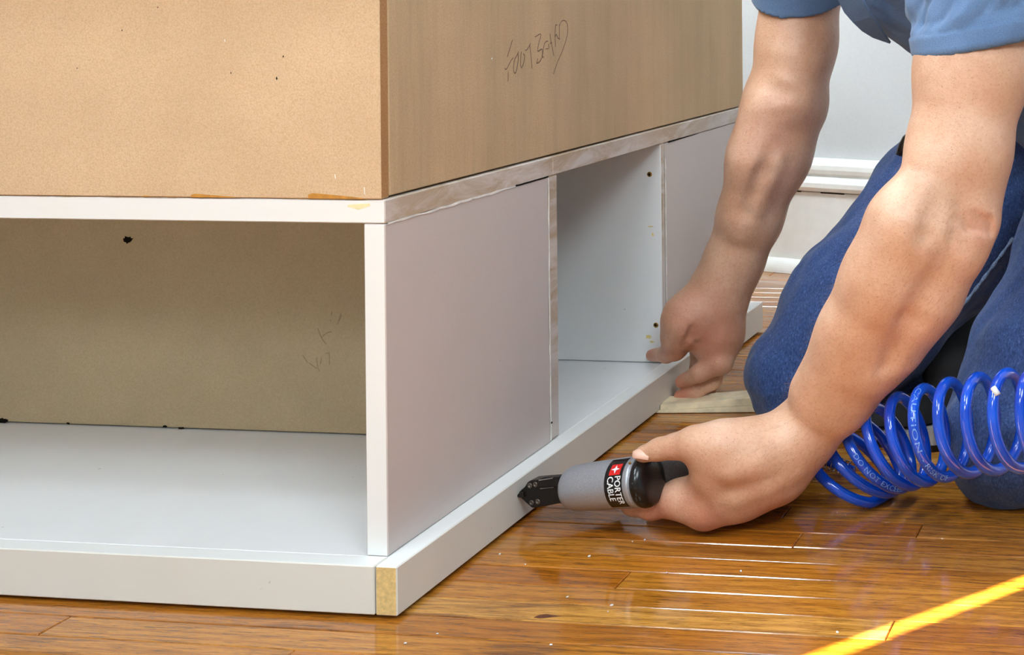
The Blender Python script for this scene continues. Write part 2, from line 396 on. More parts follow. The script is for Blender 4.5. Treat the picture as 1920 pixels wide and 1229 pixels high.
ribbon('joint_gap', [(-.0001, .622 + i * .012, .3200) for i in range(10)], .0016, cab, M_DARK, 0, .0004, [1.4 - .12 * i for i in range(10)])
# screws, holes and glue marks on the face of the second partition
def disc_bm(c, r, thick, n=20, axis=1):
    o = np.array(c, float); ax = np.array([0, -1., 0]); u = np.array([1., 0, 0]); v = np.array([0, 0, 1.])
    return lathe_bm([(0, 0), (0, r), (thick * .5, r), (thick, r * .8), (thick, 0)], Vector(o), Vector(ax), Vector(u), Vector(v), n)
for k, (px_, py_) in enumerate(((1218, 327), (1230, 610))):
    q = onplane(px_, py_, 1, .5996)
    s = bm_obj('screw', disc_bm(q, .0032, .0007), M_BRASS, cab, True)
    for a in (0, 1):
        hw, hh = (.0017, .0005) if a else (.0005, .0017)
        box('cross_slot', (q[0] - hw, q[1] - .0009, q[2] - hh), (q[0] + hw, q[1] - .0003, q[2] + hh), M_DARK, s, 0)
def blob(name, c, rx, rz, mat, parent, seed, n=18, y_=.0002, plane=1):
    rr = random.Random(seed); bm = bmesh.new(); ring = []
    for k in range(n):
        a = 2 * math.pi * k / n; m = rr.uniform(.65, 1.15)
        if plane == 1: ring.append((c[0] + rx * m * math.cos(a), c[1], c[2] + rz * m * math.sin(a)))
        else: ring.append((c[0], c[1] + rx * m * math.cos(a), c[2] + rz * m * math.sin(a)))
    nv = Vector((0, -y_, 0)) if plane == 1 else Vector((y_, 0, 0))
    A = [bm.verts.new(Vector(p) + nv) for p in ring]; B = [bm.verts.new(Vector(p)) for p in ring]
    bm.faces.new(A)
    for k in range(n): bm.faces.new((A[k], A[(k + 1) % n], B[(k + 1) % n], B[k]))
    bmesh.ops.recalc_face_normals(bm, faces=bm.faces[:])
    return bm_obj(name, bm, mat, parent)
for (px_, py_, a, b, sd_) in ((1216, 632, .004, .0026, 1), (1222, 641, .003, .0012, 2), (1220, 425, .004, .0009, 3), (1224, 440, .0014, .0026, 4)):
    blob('glue_mark', onplane(px_, py_, 1, .5996), a, b, M_GLUEW, cab, sd_)
q = onplane(240, 450, 1, .2927); blob('drilled_hole', q, .0062, .0042, M_DARK, cab, 8, y_=.0003)
for px_, py_, a in ((6, 789, .006), (310, 800, .003), (340, 803, .004), (175, 803, .0025), (128, 794, .002)):
    blob('black_speck', onplane(px_, py_, 1, .2927), a, .0012 if a < .006 else .003, M_DARK, cab, int(px_), y_=.0006)
def strokes(name, S, ox, oy, k, plane, val, parent, mat, wd_):
    bm0 = None; bm = bmesh.new()
    for st in S:
        P = [Vector(onplane(ox + a / k, oy + b / k, plane, val)) for a, b in st]
        Q = []
        for a, b in zip(P, P[1:]):
            m = max(1, int((b - a).length / .003)); Q += [a.lerp(b, i / m) for i in range(m)]
        Q.append(P[-1])
        if len(Q) > 3:
            Q = [Q[0]] + [(Q[i - 1] + Q[i] * 2 + Q[i + 1]) / 4 for i in range(1, len(Q) - 1)] + [Q[-1]]
        tube_bm(Q, wd_ / 2, 4, True, bm)
    nrm = (1, 0, 0) if plane == 0 else (0, -1, 0)
    for v in bm.verts:
        if plane == 0: v.co.x = val + (v.co.x - val) * .15 + .0001
        else: v.co.y = val + (v.co.y - val) * .15 - .0001
    return bm_obj(name, bm, mat, parent)
strokes('pencil_scribble', [[(480, 190), (470, 245)], [(455, 300), (465, 330)], [(605, 215), (600, 240), (575, 320)], [(275, 430), (330, 580), (400, 660)], [(330, 560), (420, 480), (480, 480)], [(60, 820), (130, 930)], [(150, 930), (260, 1010)], [(260, 850), (270, 990), (300, 1050)], [(330, 860), (310, 950)], [(440, 780), (445, 960)], [(390, 790), (430, 785)], [(620, 240), (560, 370)]], 560, 560, 7.68, 1, .2927, cab, M_PENCILF, .0009)
tag(box('base_trim_board', (0, -.019, .003), (.019, .9455, .0434), [M_OFF, M_POLY, M_WHITE], None, .0009, {'-y': 1, '+z': 2}),
    'long white trim board with bare yellow end, held against the foot of the cabinet side', 'board')
tb = bpy.data.objects['base_trim_board']; tb.location = ORG; tb.rotation_euler = (0, 0, -TH)

# ------------------------------------------------------------------ raw fibreboard box on top
fb = empty('footboard_box', l2w((0, 0, 0)), -TH)
tag(fb, 'large raw tan fibreboard box with pencilled writing, standing on the white cabinet', 'box')
ZT = .60
box('front_panel', (XL, -.0004, .3404), (-.0036, .0115, ZT), [M_MDF, M_MDFE], fb, .0008, {'+x': 1})
box('side_panel', (-.0156, .0119, .3417), (-.0034, .93, ZT), M_MDFS, fb, .0008)
box('back_panel', (XL, .918, .3404), (-.0158, .93, ZT), M_MDF, fb, .0008)
box('side_panel', (XL, .0119, .3414), (XL + .012, .917, ZT), M_MDFS, fb, .0008)
box('top_panel', (XL - .03, -.060, ZT + .0003), (.012, .94, ZT + .019), M_MDF, fb, .001)
strokes('pencil_writing', [[(312, 425), (290, 500), (262, 590), (240, 665)], [(325, 675), (285, 730), (250, 800), (215, 868), (203, 830)], [(252, 880), (252, 940), (248, 1022)],
    [(400, 590), (385, 640), (345, 690), (327, 790), (328, 880), (347, 920), (365, 895), (385, 790), (402, 660), (392, 605)],
    [(440, 590), (430, 700), (428, 820), (440, 845), (462, 800), (488, 690), (496, 630), (470, 622)],
    [(497, 572), (514, 580), (575, 472)], [(562, 505), (580, 640), (596, 835)],
    [(638, 380), (720, 328), (730, 345), (695, 450), (668, 600), (745, 542), (748, 630), (725, 715), (692, 755), (658, 762)], [(676, 690), (665, 758)],
    [(772, 480), (750, 600), (742, 690), (765, 670)], [(772, 475), (808, 430), (826, 440)], [(790, 552), (850, 548), (832, 480)],
    [(853, 330), (868, 450), (888, 540), (908, 650)], [(855, 472), (882, 462)], [(935, 200), (925, 330), (932, 520)], [(935, 205), (962, 208)], [(925, 390), (945, 320), (962, 405), (996, 412)], [(985, 205), (990, 300), (985, 415)],
    [(988, 215), (1010, 160), (1050, 133), (1090, 155), (1110, 225), (1105, 350), (1085, 430), (1030, 590), (960, 745), (903, 915)]],
    920, 20, 7.683, 0, -.0034, fb, M_PENCIL, .0011)
for pts, th in (([(268, 367.5), (292, 368.5)], 5), ([(312, 368.5), (333, 369)], 4), ([(358, 366.5), (400, 367), (452, 371)], 9), ([(532, 371.5), (572, 372)], 3), ([(578, 366.5), (625, 369), (690, 374.5)], 13)):
    bm = bmesh.new(); n = 12; A = []
    for i in range(n + 1):
        u = i / n; j = min(int(u * (len(pts) - 1)), len(pts) - 2); f = u * (len(pts) - 1) - j
        x_ = pts[j][0] + (pts[j + 1][0] - pts[j][0]) * f; ym = 376 - (713 - x_) * .0112
        h_ = max(1.2, th * (1 - u) ** .5 * (1 if th > 6 else .9)) if u > .02 else th * .7
        lo = Vector(onplane(x_, ym, 1, -.0004)); hi = Vector(onplane(x_, ym - h_, 1, -.0004)); lo.z = .3405
        A.append((bm.verts.new(lo), bm.verts.new(hi), bm.verts.new(lo + Vector((0, -.0002, 0))), bm.verts.new(hi + Vector((0, -.0002, 0)))))
    for a, b in zip(A, A[1:]):
        bm.faces.new((a[2], b[2], b[3], a[3])); bm.faces.new((a[3], b[3], b[1], a[1]))
    bmesh.ops.recalc_face_normals(bm, faces=bm.faces[:])
    bm_obj('glue_stain', bm, M_GLUE, fb)
ribbon('glue_smear', [onplane(x_, y_, 1, 0) for x_, y_ in ((652, 386), (672, 388), (694, 384))], .005, cab, plain('pale_glue', (236, 226, 178), .4), 1, .0002, [.3, 1, .4])
for px_, py_, a, b in ((519, 147, .0007, .0014), (531, 106, .0005, .001), (433, 137, .0005, .0008), (145, 128, .0004, .0006), (296, 14, .0004, .0006), (229, 57, .0004, .0007)):
    blob('dark_fleck', onplane(px_, py_, 1, -.0004), a, b, M_DARK, fb, int(px_))
for px_, py_, l_ in ((421, 76, 4), (683, 358, 14), (628, 331, 8)):
    a = onplane(px_, py_ - l_ / 2, 1, -.0004); b = onplane(px_ + 1, py_ + l_ / 2, 1, -.0004); ribbon('scratch', [a, b], .0006, fb, M_CAULK, 1, .0002)
blob('pale_fleck', onplane(922, 110, 0, -.0034), .0012, .0010, M_CAULK, fb, 5, plane=0)

# ------------------------------------------------------------------ two wooden shims under the board
def shim(name, x0, x1, zl, zr, z0l, z0r, dy0, dy1):
    bm = bmesh.new()
    pts = [(x0, dy0), (x1, dy0), (x1, dy1), (x0, dy1)]
    B = [bm.verts.new((p[0], p[1], z0l if i in (0, 3) else z0r)) for i, p in enumerate(pts)]
    T = [bm.verts.new((p[0], p[1], zl if i in (0, 3) else zr)) for i, p in enumerate(pts)]
    bm.faces.new(B[::-1]); bm.faces.new(T)
    for i in range(4): bm.faces.new((B[i], B[(i + 1) % 4], T[(i + 1) % 4], T[i]))
    bmesh.ops.bevel(bm, geom=bm.edges[:], offset=.0004, segments=1, affect='EDGES')
    return bm_obj(name, bm, M_PINE)
s0 = at(1234, 775, 1.672); s1 = at(1446, 773, 1.672)
dirx = (s1 - s0); ang = math.atan2(dirx[1], dirx[0]); Ls = np.linalg.norm(dirx[:2])
a = shim('wood_shim', -.012, Ls, .0026, .0088, 0.0001, .0001, 0, .036); a.location = (s0[0], s0[1], 0); a.rotation_euler = (0, 0, ang)
tag(a, 'thin pale pine shim flat on the oak floor, under another shim', 'shim', 'pine shims by the board')
b = shim('wood_shim', 0.0, Ls, .0092, .0185, .0030, .0090, .001, .037); b.location = (s0[0] + .002, s0[1] + .001, .0002); b.rotation_euler = (0, 0, ang)
tag(b, 'pale pine shim lying on top of another shim beside the knee', 'shim', 'pine shims by the board')

# ------------------------------------------------------------------ nail gun
P0 = l2w((.0195, .1914, .0277)); ga = EX * math.cos(.20) - EY * math.sin(.20) + np.array([0, 0, .19]); ga /= np.linalg.norm(ga)
gf = np.cross(ga, EZ); gf /= np.linalg.norm(gf); gu = np.cross(gf, ga); gu /= np.linalg.norm(gu)
VP0, VA, VF, VU = Vector(P0), Vector(ga), Vector(gf), Vector(gu)
gun = empty('nail_gun', P0)
tag(gun, 'small grey and black pneumatic nail gun pressed nose first against the white trim board', 'nail gun')
def gobj(name, bm, mat, parent=None, smooth=False):
    o = bm_obj(name, bm, mat, parent or gun, smooth)
    o.data.transform(Matrix.Translation(-VP0)); return o
RB = .0238; SK = 1.18
prof = [(.0455, 0), (.0455, .012), (.0465, .0165), (.049, .0190), (.0535, .0206), (.060, .0213), (.080, .0222), (.1145, RB - .0004), (.1170, RB - .0004), (.1170, 0)]
gobj('barrel', lathe_bm(prof, VP0, VA * SK, VF, VU, 56), M_CAST, None, True)
gobj('barrel_ring', lathe_bm([(.1172, 0), (.1172, RB - .0008), (.1184, RB - .0008), (.1184, 0)], VP0, VA * SK, VF, VU, 48), M_CAST, None, True)
capo = gobj('end_cap', lathe_bm([(.1186, 0), (.1186, RB - .0004), (.1205, RB + .0004), (.1228, RB + .0002), (.1253, RB - .0012), (.1272, RB - .0042), (.1284, RB - .009), (.1290, RB - .016), (.1292, 0)], VP0, VA * SK, VF, VU, 48), M_BLACK, None, True)
def barrel_r(s): return .0213 + (s - .060) / (.1145 - .060) * (RB - .0004 - .0213) if s > .060 else .0213
def wrap(s, ph, off): # point on barrel: s along, ph angle from facing towards up
    r = barrel_r(s) + off
    return VP0 + VA * (s * SK) + (VF * math.cos(ph) + VU * math.sin(ph)) * r
def patch(name, s0, s1, p0, p1, off, mat, parent, n=24, rag=0):
    bm = bmesh.new(); G = []
    for i in range(n + 1):
        ph = p0 + (p1 - p0) * i / n
        G.append([bm.verts.new(wrap(s0 + (s1 - s0) * j / 4, ph, off)) for j in range(5)])
    for i in range(n):
        for j in range(4): bm.faces.new((G[i][j], G[i][j + 1], G[i + 1][j + 1], G[i + 1][j]))
    bmesh.ops.recalc_face_normals(bm, faces=bm.faces[:])
    return gobj(name, bm, mat, parent, True)
D = math.radians
lab = patch('brand_label', .0950, .1120, D(84), D(-48), .0003, M_BLACK, None)
patch('red_square', .0990, .1095, D(62), D(35), .0005, M_RED, lab, 8)
bm = bmesh.new(); cph = D(48.5); cs = .10425; star = []
for k in range(16):
    aa = 2 * math.pi * k / 16; rr_ = {0: .0043, 1: .0021, 2: .0014, 3: .0021}[k % 4]
    star.append((rr_ * math.cos(aa), rr_ * math.sin(aa)))
cvt = bm.verts.new(wrap(cs, cph, .0007)); sv = [bm.verts.new(wrap(cs + x_, cph + y_ / RB, .0007)) for x_, y_ in star]
for k in range(16): bm.faces.new((cvt, sv[k], sv[(k + 1) % 16]))
bmesh.ops.recalc_face_normals(bm, faces=bm.faces[:]); gobj('white_star', bm, M_WPRINT, lab)
for word, sbase in (('PORTER', .1053), ('CABLE', .0984)):
    bm = text_mesh(word, 1.0, 0, 1.02)
    bmesh.ops.subdivide_edges(bm, edges=[e for e in bm.edges if e.calc_length() > .12], cuts=2)
    X = [v.co.x for v in bm.verts]; wd_ = max(X) - min(X); x0_ = min(X)
    for v in bm.verts:
        u = (v.co.x - x0_) / wd_; h_ = v.co.y / .72
        v.co = wrap(sbase + h_ * .0058, D(31) - u * D(66 if word == 'PORTER' else 55), .0007 - v.co.z * 0)
    # embolden: a second slightly shifted copy
    dup_ = bmesh.ops.duplicate(bm, geom=bm.verts[:] + bm.edges[:] + bm.faces[:])
    for g_ in dup_['geom']:
        if isinstance(g_, bmesh.types.BMVert): g_.co += VU * .00035 + VA * .0002
    bmesh.ops.recalc_face_normals(bm, faces=bm.faces[:])
    gobj('brand_lettering', bm, M_WPRINT, lab)
def plate(name, pts, y0_, y1_, mat, parent=None, bev=.0006):
    bm = bmesh.new()
    A = [bm.verts.new(VP0 + VA * s + VU * h + VF * y0_) for s, h in pts]; B = [bm.verts.new(VP0 + VA * s + VU * h + VF * y1_) for s, h in pts]; n = len(pts)
    bm.faces.new(A); bm.faces.new(B[::-1])
    for i in range(n): bm.faces.new((A[i], A[(i + 1) % n], B[(i + 1) % n], B[i]))
    bmesh.ops.recalc_face_normals(bm, faces=bm.faces[:])
    if bev: bmesh.ops.bevel(bm, geom=bm.edges[:], offset=bev, segments=1, affect='EDGES')
    return gobj(name, bm, mat, parent)
def gp(px_, py_): # photo pixel on the gun's mid plane -> (s, h)
    r = (px_ - PX) / F * RV - (py_ - PY) / F * UV + FV
    t = ((P0 - CAM) @ gf) / (r @ gf); d = CAM + r * t - P0
    return (d @ ga, d @ gu)
outl = [(978.5, 926), (980, 920), (985, 915), (991, 910), (996.5, 901), (1002, 897.5), (1017, 896), (1060, 893), (1060, 940), (1052, 941), (1028, 946), (1005, 949), (993, 939), (986, 932)]
nose = plate('nose_plate', [(max(.0006, gp(*p)[0]), gp(*p)[1]) for p in outl], .006, -.007, M_NOSE)
tip = plate('nose_tip', [(.0003, .0005), (.004, .0028), (.008, .0028), (.008, -.0022), (.004, -.0022), (.0003, -.001)], .0085, -.004, M_NOSE)
for p in ((1001.5, 907), (1012, 905), (1005, 939), (1016.5, 937)):
    s_, h_ = gp(*p); o_ = VP0 + VA * s_ + VU * h_ + VF * .0055
    rv = gobj('rivet', lathe_bm([(0, 0), (0, .0026), (.0013, .0026), (.0016, .0021), (.0016, .0012), (.0010, .0010), (.0010, 0)], o_, VF, VA, VU, 16), M_STEEL, nose, True)
plate('latch', [gp(1020, 908), gp(1022, 893), gp(1030, 890), gp(1060, 888), gp(1060, 907)], .010, .004, M_NOSE)
plate('latch_wire', [gp(1024, 895.2), gp(1050, 891), gp(1050, 889), gp(1024, 893)], .0112, .009, M_CHROME, None, .0002)
plate('latch_wire', [gp(1025, 911), gp(1050, 908.5), gp(1050, 907.5), gp(1025, 909.8)], .0100, .008, M_CHROME, None, .0002)
mdir = np.array([.70, .70, 0.03])
MA = VP0 + VA * .020 - VU * .004
bm = tube_bm([MA, MA + Vector(mdir) * .085], .010, 8); gobj('magazine', bm, M_NOSE)
GR0 = Vector(P0 + ga * .124 - gf * .010 + gu * .001); gd = Vector((.72, .69, .05)).normalized()
GRe = Vector(at(1528, 856, 1.455))
bm = tube_bm([GR0, GR0 + gd * .012, GR0 + gd * .035, GR0 + gd * .065, GR0 + gd * .10, GRe - Vector((.02, .02, 0)), GRe], [.0205, .0200, .0192, .0185, .0185, .0165, .012], 28)
gobj('grip', bm, M_RUB, None, True)
gobj('grip_rivet', lathe_bm([(0, 0), (0, .0015), (.0008, .0012), (.001, 0)], VP0 + VA * .137 + VU * .021 + VF * .012, VF, VA, VU, 12), M_BRASS, None, True)
gobj('air_fitting', tube_bm([GRe, GRe + Vector((.012, .008, -.002))], .007, 12), M_CHROME, None, True)

# ------------------------------------------------------------------ blue coiled air hose
cent = [(1592, 900, 1.385, 54), (1614, 868, 1.370, 46), (1640, 851, 1.352, 37), (1669, 838, 1.332, 26), (1705, 826, 1.310, 15), (1745, 814, 1.288, 8), (1789, 804, 1.268, 5), (1840, 796, 1.250, 2), (1891, 790, 1.232, 0), (1943, 786, 1.216, 0), (1996, 783, 1.20, 0), (2050, 780, 1.185, 0)]
RH, RT = .0430, .0053
def hp(i):
    i = max(0, min(i, len(cent) - 1.001)); k = int(i); f = i - k
    a, b = cent[k], cent[k + 1]
    px_, py_, d_, tl = [a[j] + (b[j] - a[j]) * f for j in range(4)]
    c = at(px_, py_, d_); tl = math.radians(tl)
    th = 2 * math.pi * i
    M = -math.sin(tl) * RV + math.cos(tl) * UV; Pp = math.cos(tl) * RV + math.sin(tl) * UV
    vd = c - CAM; vd = vd / np.linalg.norm(vd); side = np.cross(vd, UV); side /= np.linalg.norm(side)
    Pp = math.cos(tl) * side + math.sin(tl) * UV; M = -math.sin(tl) * side + math.cos(tl) * UV
    N2 = -.45 * Pp - .93 * vd
    return c + RH * (math.cos(th) * M + math.sin(th) * N2)
HP = []
i = -.02
while i < len(cent) - 1.6: HP.append(hp(max(i, 0)) if i >= 0 else hp(0)); i += 1 / 40
HP = HP[1:]
lead = [np.array(GRe) + np.array([.012, .008, -.002])]
st_ = HP[0]
lead = [lead[0] * (1 - u) + st_ * u + np.array([0, .012, .004]) * math.sin(math.pi * u) for u in [k / 8 for k in range(8)]]
for p in HP: p[2] = max(p[2], RT + .0005)
e_ = HP[-1]; tl_ = (HP[-1] - HP[-2]) / np.linalg.norm(HP[-1] - HP[-2])
keys = [e_, e_ + tl_ * .03, e_ + np.array([.07, .0, -.03]), np.array([e_[0] + .17, e_[1] - .02, .02]), np.array([e_[0] + .30, e_[1] - .03, RT + .0005]), np.array([e_[0] + .55, e_[1] + .02, RT + .0005]), np.array([e_[0] + .9, e_[1] - .05, RT + .0005])]
tail = []
for k in range(1, len(keys) - 2):
    for u in [q / 8 for q in range(8)]:
        p0_, p1_, p2_, p3_ = keys[k - 1], keys[k], keys[k + 1], keys[k + 2]
        tail.append(.5 * (2 * p1_ + (p2_ - p0_) * u + (2 * p0_ - 5 * p1_ + 4 * p2_ - p3_) * u * u + (3 * p1_ - p0_ - 3 * p2_ + p3_) * u ** 3))
hose = bm_obj('coiled_air_hose', tube_bm(lead + HP + tail, RT, 14), M_HOSE, None, True)
tag(hose, 'blue coiled plastic air hose with printed warning, hanging beside the bent knee', 'hose')
def hose_text(word, i0, i1, ang0, wid=.0046):
    bm = text_mesh(word, 1.0, 0, 1.05); X = [v.co.x for v in bm.verts]; x0_, wd_ = min(X), max(X) - min(X)
    for v in bm.verts:
        i_ = i0 + (i1 - i0) * (v.co.x - x0_) / wd_; p = hp(i_); q = hp(i_ + .004); t = q - p; t /= np.linalg.norm(t)
        vd = p - CAM; vd /= np.linalg.norm(vd); n1 = -vd + t * (vd @ t); n1 /= np.linalg.norm(n1); n2 = np.cross(t, n1)
        phi = ang0 + (v.co.y / .7 - .5) * wid / RT
        v.co = Vector(p + (n1 * math.cos(phi) - n2 * math.sin(phi)) * (RT + .00025))
    bmesh.ops.recalc_face_normals(bm, faces=bm.faces[:])
    return bm_obj('warning_print', bm, M_HPRINT, hose)
hose_text('CAUTION', 5.07, 5.30, .0)
hose_text('- RISK OF', 5.325, 5.47, .0)
hose_text('DO NOT EXCEED', 2.21, 2.45, .0)
# spring strain relief at the tool end
SPa, SPb = at(1541, 861, 1.43), at(1600, 884, 1.41)
ax = SPb - SPa; La = np.linalg.norm(ax); ax /= La; u_ = np.cross(ax, EZ); u_ /= np.linalg.norm(u_); v_ = np.cross(u_, ax)
pts = [SPa + ax * La * k / 96 + (u_ * math.cos(k / 96 * 14 * math.pi) + v_ * math.sin(k / 96 * 14 * math.pi)) * (.0078) for k in range(97)]
spr = bm_obj('spring_strain_relief', tube_bm(pts, .0007, 6), M_CHROME, hose, True); spr['label'] = 'silver wire spring around the hose end'
bm = tube_bm([SPa - ax * .004, SPa + ax * La * .5, SPb], RT * .95, 12); bm_obj('hose_end', bm, M_HOSE, hose, True)
bm = tube_bm([at(1862, 727, 1.196), at(1871, 741, 1.192)], .0027, 10); wt = bm_obj('tie_end', bm, M_CAULK, hose, True); wt['label'] = 'white plastic tie end'

# ------------------------------------------------------------------ the kneeling man
class Field:
    """Distance field filled by smoothly joined round cones, meshed with surface nets."""
    def __init__(s, vox): s.vox = vox; s.ops = []
    def cone(s, a, b, ra, rb, k=.012, sub=False): s.ops.append(('c', np.asarray(a, float), np.asarray(b, float), ra, rb, k, sub))
    def chain(s, pts, k=.012, sub=False):
        """pts: (x, y, depth, radius in photo pixels)."""
        Q = [(at(x, y, d), r * d / F) for x, y, d, r in pts]
        for (a, ra), (b, rb) in zip(Q, Q[1:]): s.cone(a, b, ra, rb, k, sub)
        if len(Q) == 1: s.cone(Q[0][0], Q[0][0] + 1e-4, Q[0][1], Q[0][1], k, sub)
    def cut(s, n, o, lo, hi): s.ops.append(('p', np.asarray(n, float), np.asarray(o, float), np.asarray(lo, float), np.asarray(hi, float), 0, 0))
    def mesh(s):
        lo = np.min([np.minimum(o[1] - o[3], o[2] - o[4]) for o in s.ops if o[0] == 'c' and not o[6]], 0) - .012
        hi = np.max([np.maximum(o[1] + o[3], o[2] + o[4]) for o in s.ops if o[0] == 'c' and not o[6]], 0) + .012
        n = np.ceil((hi - lo) / s.vox).astype(int) + 1
        g = np.full(n, .05, np.float32); mg = .03
        for op in s.ops:
            if op[0] == 'c':
                _, a, b, ra, rb, k, sub = op
                l = np.minimum(a - ra, b - rb) - mg; h = np.maximum(a + ra, b + rb) + mg
            else: l, h = op[3], op[4]
            i0 = np.maximum(((l - lo) / s.vox).astype(int), 0); i1 = np.minimum(((h - lo) / s.vox).astype(int) + 2, n)
            if (i1 <= i0).any(): continue
            ax = [(lo[j] + s.vox * np.arange(i0[j], i1[j])).astype(np.float32) for j in range(3)]
            sl = tuple(slice(i0[j], i1[j]) for j in range(3))
            X, Y, Z = ax[0][:, None, None], ax[1][None, :, None], ax[2][None, None, :]
            w_ = g[sl]
            if op[0] == 'p':
                d = (X - op[2][0]) * op[1][0] + (Y - op[2][1]) * op[1][1] + (Z - op[2][2]) * op[1][2]
                g[sl] = np.maximum(w_, d.astype(np.float32)); continue
            ba = b - a; L2 = max(float(ba @ ba), 1e-12)
            t = np.clip(((X - a[0]) * ba[0] + (Y - a[1]) * ba[1] + (Z - a[2]) * ba[2]) / L2, 0, 1)
            d = np.sqrt((X - a[0] - t * ba[0]) ** 2 + (Y - a[1] - t * ba[1]) ** 2 + (Z - a[2] - t * ba[2]) ** 2) - (ra + (rb - ra) * t)
            if sub:
                e = -d; hh = np.maximum(k - np.abs(w_ - e), 0) / k; g[sl] = np.maximum(w_, e) + hh * hh * k * .25
            else:
                hh = np.maximum(k - np.abs(w_ - d), 0) / k; g[sl] = np.minimum(w_, d) - hh * hh * k * .25
        S = g < 0
        cnt = np.zeros(tuple(n - 1), np.int8)
        for dx in (0, 1):
            for dy in (0, 1):
                for dz in (0, 1): cnt += S[dx:n[0] - 1 + dx, dy:n[1] - 1 + dy, dz:n[2] - 1 + dz]
        cells = np.argwhere((cnt > 0) & (cnt < 8)); N = len(cells)
        ids = np.full(tuple(n - 1), -1, np.int32); ids[cells[:, 0], cells[:, 1], cells[:, 2]] = np.arange(N)
        acc = np.zeros((N, 3)); ct = np.zeros(N)
        crn = [(0, 0, 0), (1, 0, 0), (0, 1, 0), (1, 1, 0), (0, 0, 1), (1, 0, 1), (0, 1, 1), (1, 1, 1)]
        vals = [g[cells[:, 0] + c[0], cells[:, 1] + c[1], cells[:, 2] + c[2]].astype(float) for c in crn]
        for p in range(8):
            for q in range(p + 1, 8):
                if sum(abs(crn[p][j] - crn[q][j]) for j in range(3)) != 1: continue
                m = (vals[p] < 0) != (vals[q] < 0); t = np.where(m, vals[p] / np.where(m, vals[p] - vals[q], 1), 0)
                for j in range(3): acc[:, j] += np.where(m, crn[p][j] + t * (crn[q][j] - crn[p][j]), 0)
                ct += m
        V = lo + s.vox * (cells + acc / ct[:, None])
        Fs = []
        for axis in range(3):
            u, v = (axis + 1) % 3, (axis + 2) % 3
            sa = [slice(None)] * 3; sb = [slice(None)] * 3; sa[axis] = slice(0, -1); sb[axis] = slice(1, None)
            E = np.argwhere(S[tuple(sa)] != S[tuple(sb)])
            E = E[(E[:, u] > 0) & (E[:, v] > 0) & (E[:, u] < n[u] - 1) & (E[:, v] < n[v] - 1)]
            inside = S[E[:, 0], E[:, 1], E[:, 2]]
            q = []
            for du, dv in ((-1, -1), (0, -1), (0, 0), (-1, 0)):
                e = E.copy(); e[:, u] += du; e[:, v] += dv; q.append(ids[e[:, 0], e[:, 1], e[:, 2]])
            q = np.stack(q, 1); q[~inside] = q[~inside][:, ::-1]; Fs.append(q)
        Fc = np.concatenate(Fs); Fc = Fc[(Fc >= 0).all(1)]
        return V, Fc
def smooth_verts(V, Fc, it, lam=.5):
    for _ in range(it):
        A = np.zeros_like(V); c = np.zeros(len(V))
        for j in range(4):
            for o in (1, 3):
                np.add.at(A, Fc[:, j], V[Fc[:, (j + o) % 4]]); np.add.at(c, Fc[:, j], 1)
        V = V + lam * (A / np.maximum(c, 1)[:, None] - V)
    return V
def normals(V, Fc):
    nf = np.cross(V[Fc[:, 2]] - V[Fc[:, 0]], V[Fc[:, 3]] - V[Fc[:, 1]]); N = np.zeros_like(V)
    for j in range(4): np.add.at(N, Fc[:, j], nf)
    return N / np.maximum(np.linalg.norm(N, axis=1), 1e-12)[:, None]
def wrinkle(V, Fc, dirs, freq, amp, seed=0, mask=None):
    """Cloth folds: noise stretched along dirs (freq per axis of that frame) moves the surface along its normal."""
    N = normals(V, Fc); fr_ = V @ np.asarray(dirs, float).T * np.asarray(freq, float) + seed
    h = np.array([mnoise.fractal(Vector(p), .9, 2.1, 3) for p in fr_]) * amp
    if mask is not None: h = h * mask
    return V + N * h[:, None]

B = Field(.002)
# near arm (left), upper arm to wrist
B.chain([(1862, -170, 1.37, 104), (1850, -60, 1.345, 108), (1823, 130, 1.302, 104), (1797, 290, 1.286, 94), (1788, 385, 1.280, 80)], .02)
B.chain([(1788, 385, 1.282, 80), (1728, 462, 1.278, 96), (1675, 562, 1.284, 92), (1622, 655, 1.292, 81), (1568, 738, 1.304, 67), (1504, 818, 1.318, 57)], .02)
B.chain([(1744, 330, 1.255, 48), (1704, 420, 1.244, 72), (1652, 520, 1.252, 66), (1596, 620, 1.268, 52), (1530, 735, 1.290, 40)], .022)     # brachioradialis
B.chain([(1830, 426, 1.256, 35), (1804, 470, 1.252, 32), (1750, 560, 1.262, 40), (1688, 650, 1.278, 36)], .024)  # olecranon and ulna side
B.chain([(1800, 330, 1.21, 10), (1768, 385, 1.205, 15), (1742, 440, 1.206, 10)], .020, True)
B.chain([(1742, 540, 1.218, 7), (1704, 610, 1.229, 9), (1664, 690, 1.247, 6)], .016, True)
# near hand closed round the grip
B.chain([(1504, 818, 1.318, 57), (1450, 868, 1.318, 62), (1400, 888, 1.322, 62)], .02)
B.chain([(1490, 822, 1.305, 48), (1405, 846, 1.290, 44), (1336, 840, 1.276, 41)], .018)
B.chain([(1336, 838, 1.272, 40), (1300, 832, 1.272, 28), (1264, 838, 1.276, 22)], .010)
B.chain([(1264, 838, 1.276, 22), (1236, 843, 1.279, 19.5), (1206, 852, 1.280, 16)], .006)                          # thumb tip
B.chain([(1430, 880, 1.300, 52), (1340, 880, 1.284, 46)], .016)
B.chain([(1345, 905, 1.292, 44), (1282, 930, 1.300, 27)], .012)
B.chain([(1450, 880, 1.310, 56), (1380, 920, 1.305, 50), (1322, 953, 1.298, 37)], .018)
B.chain([(1322, 954, 1.296, 35), (1272, 937, 1.300, 31), (1222, 946, 1.306, 27)], .010)                         # index finger
B.chain([(1222, 946, 1.306, 27), (1190, 943, 1.318, 23), (1170, 934, 1.335, 19)], .006)
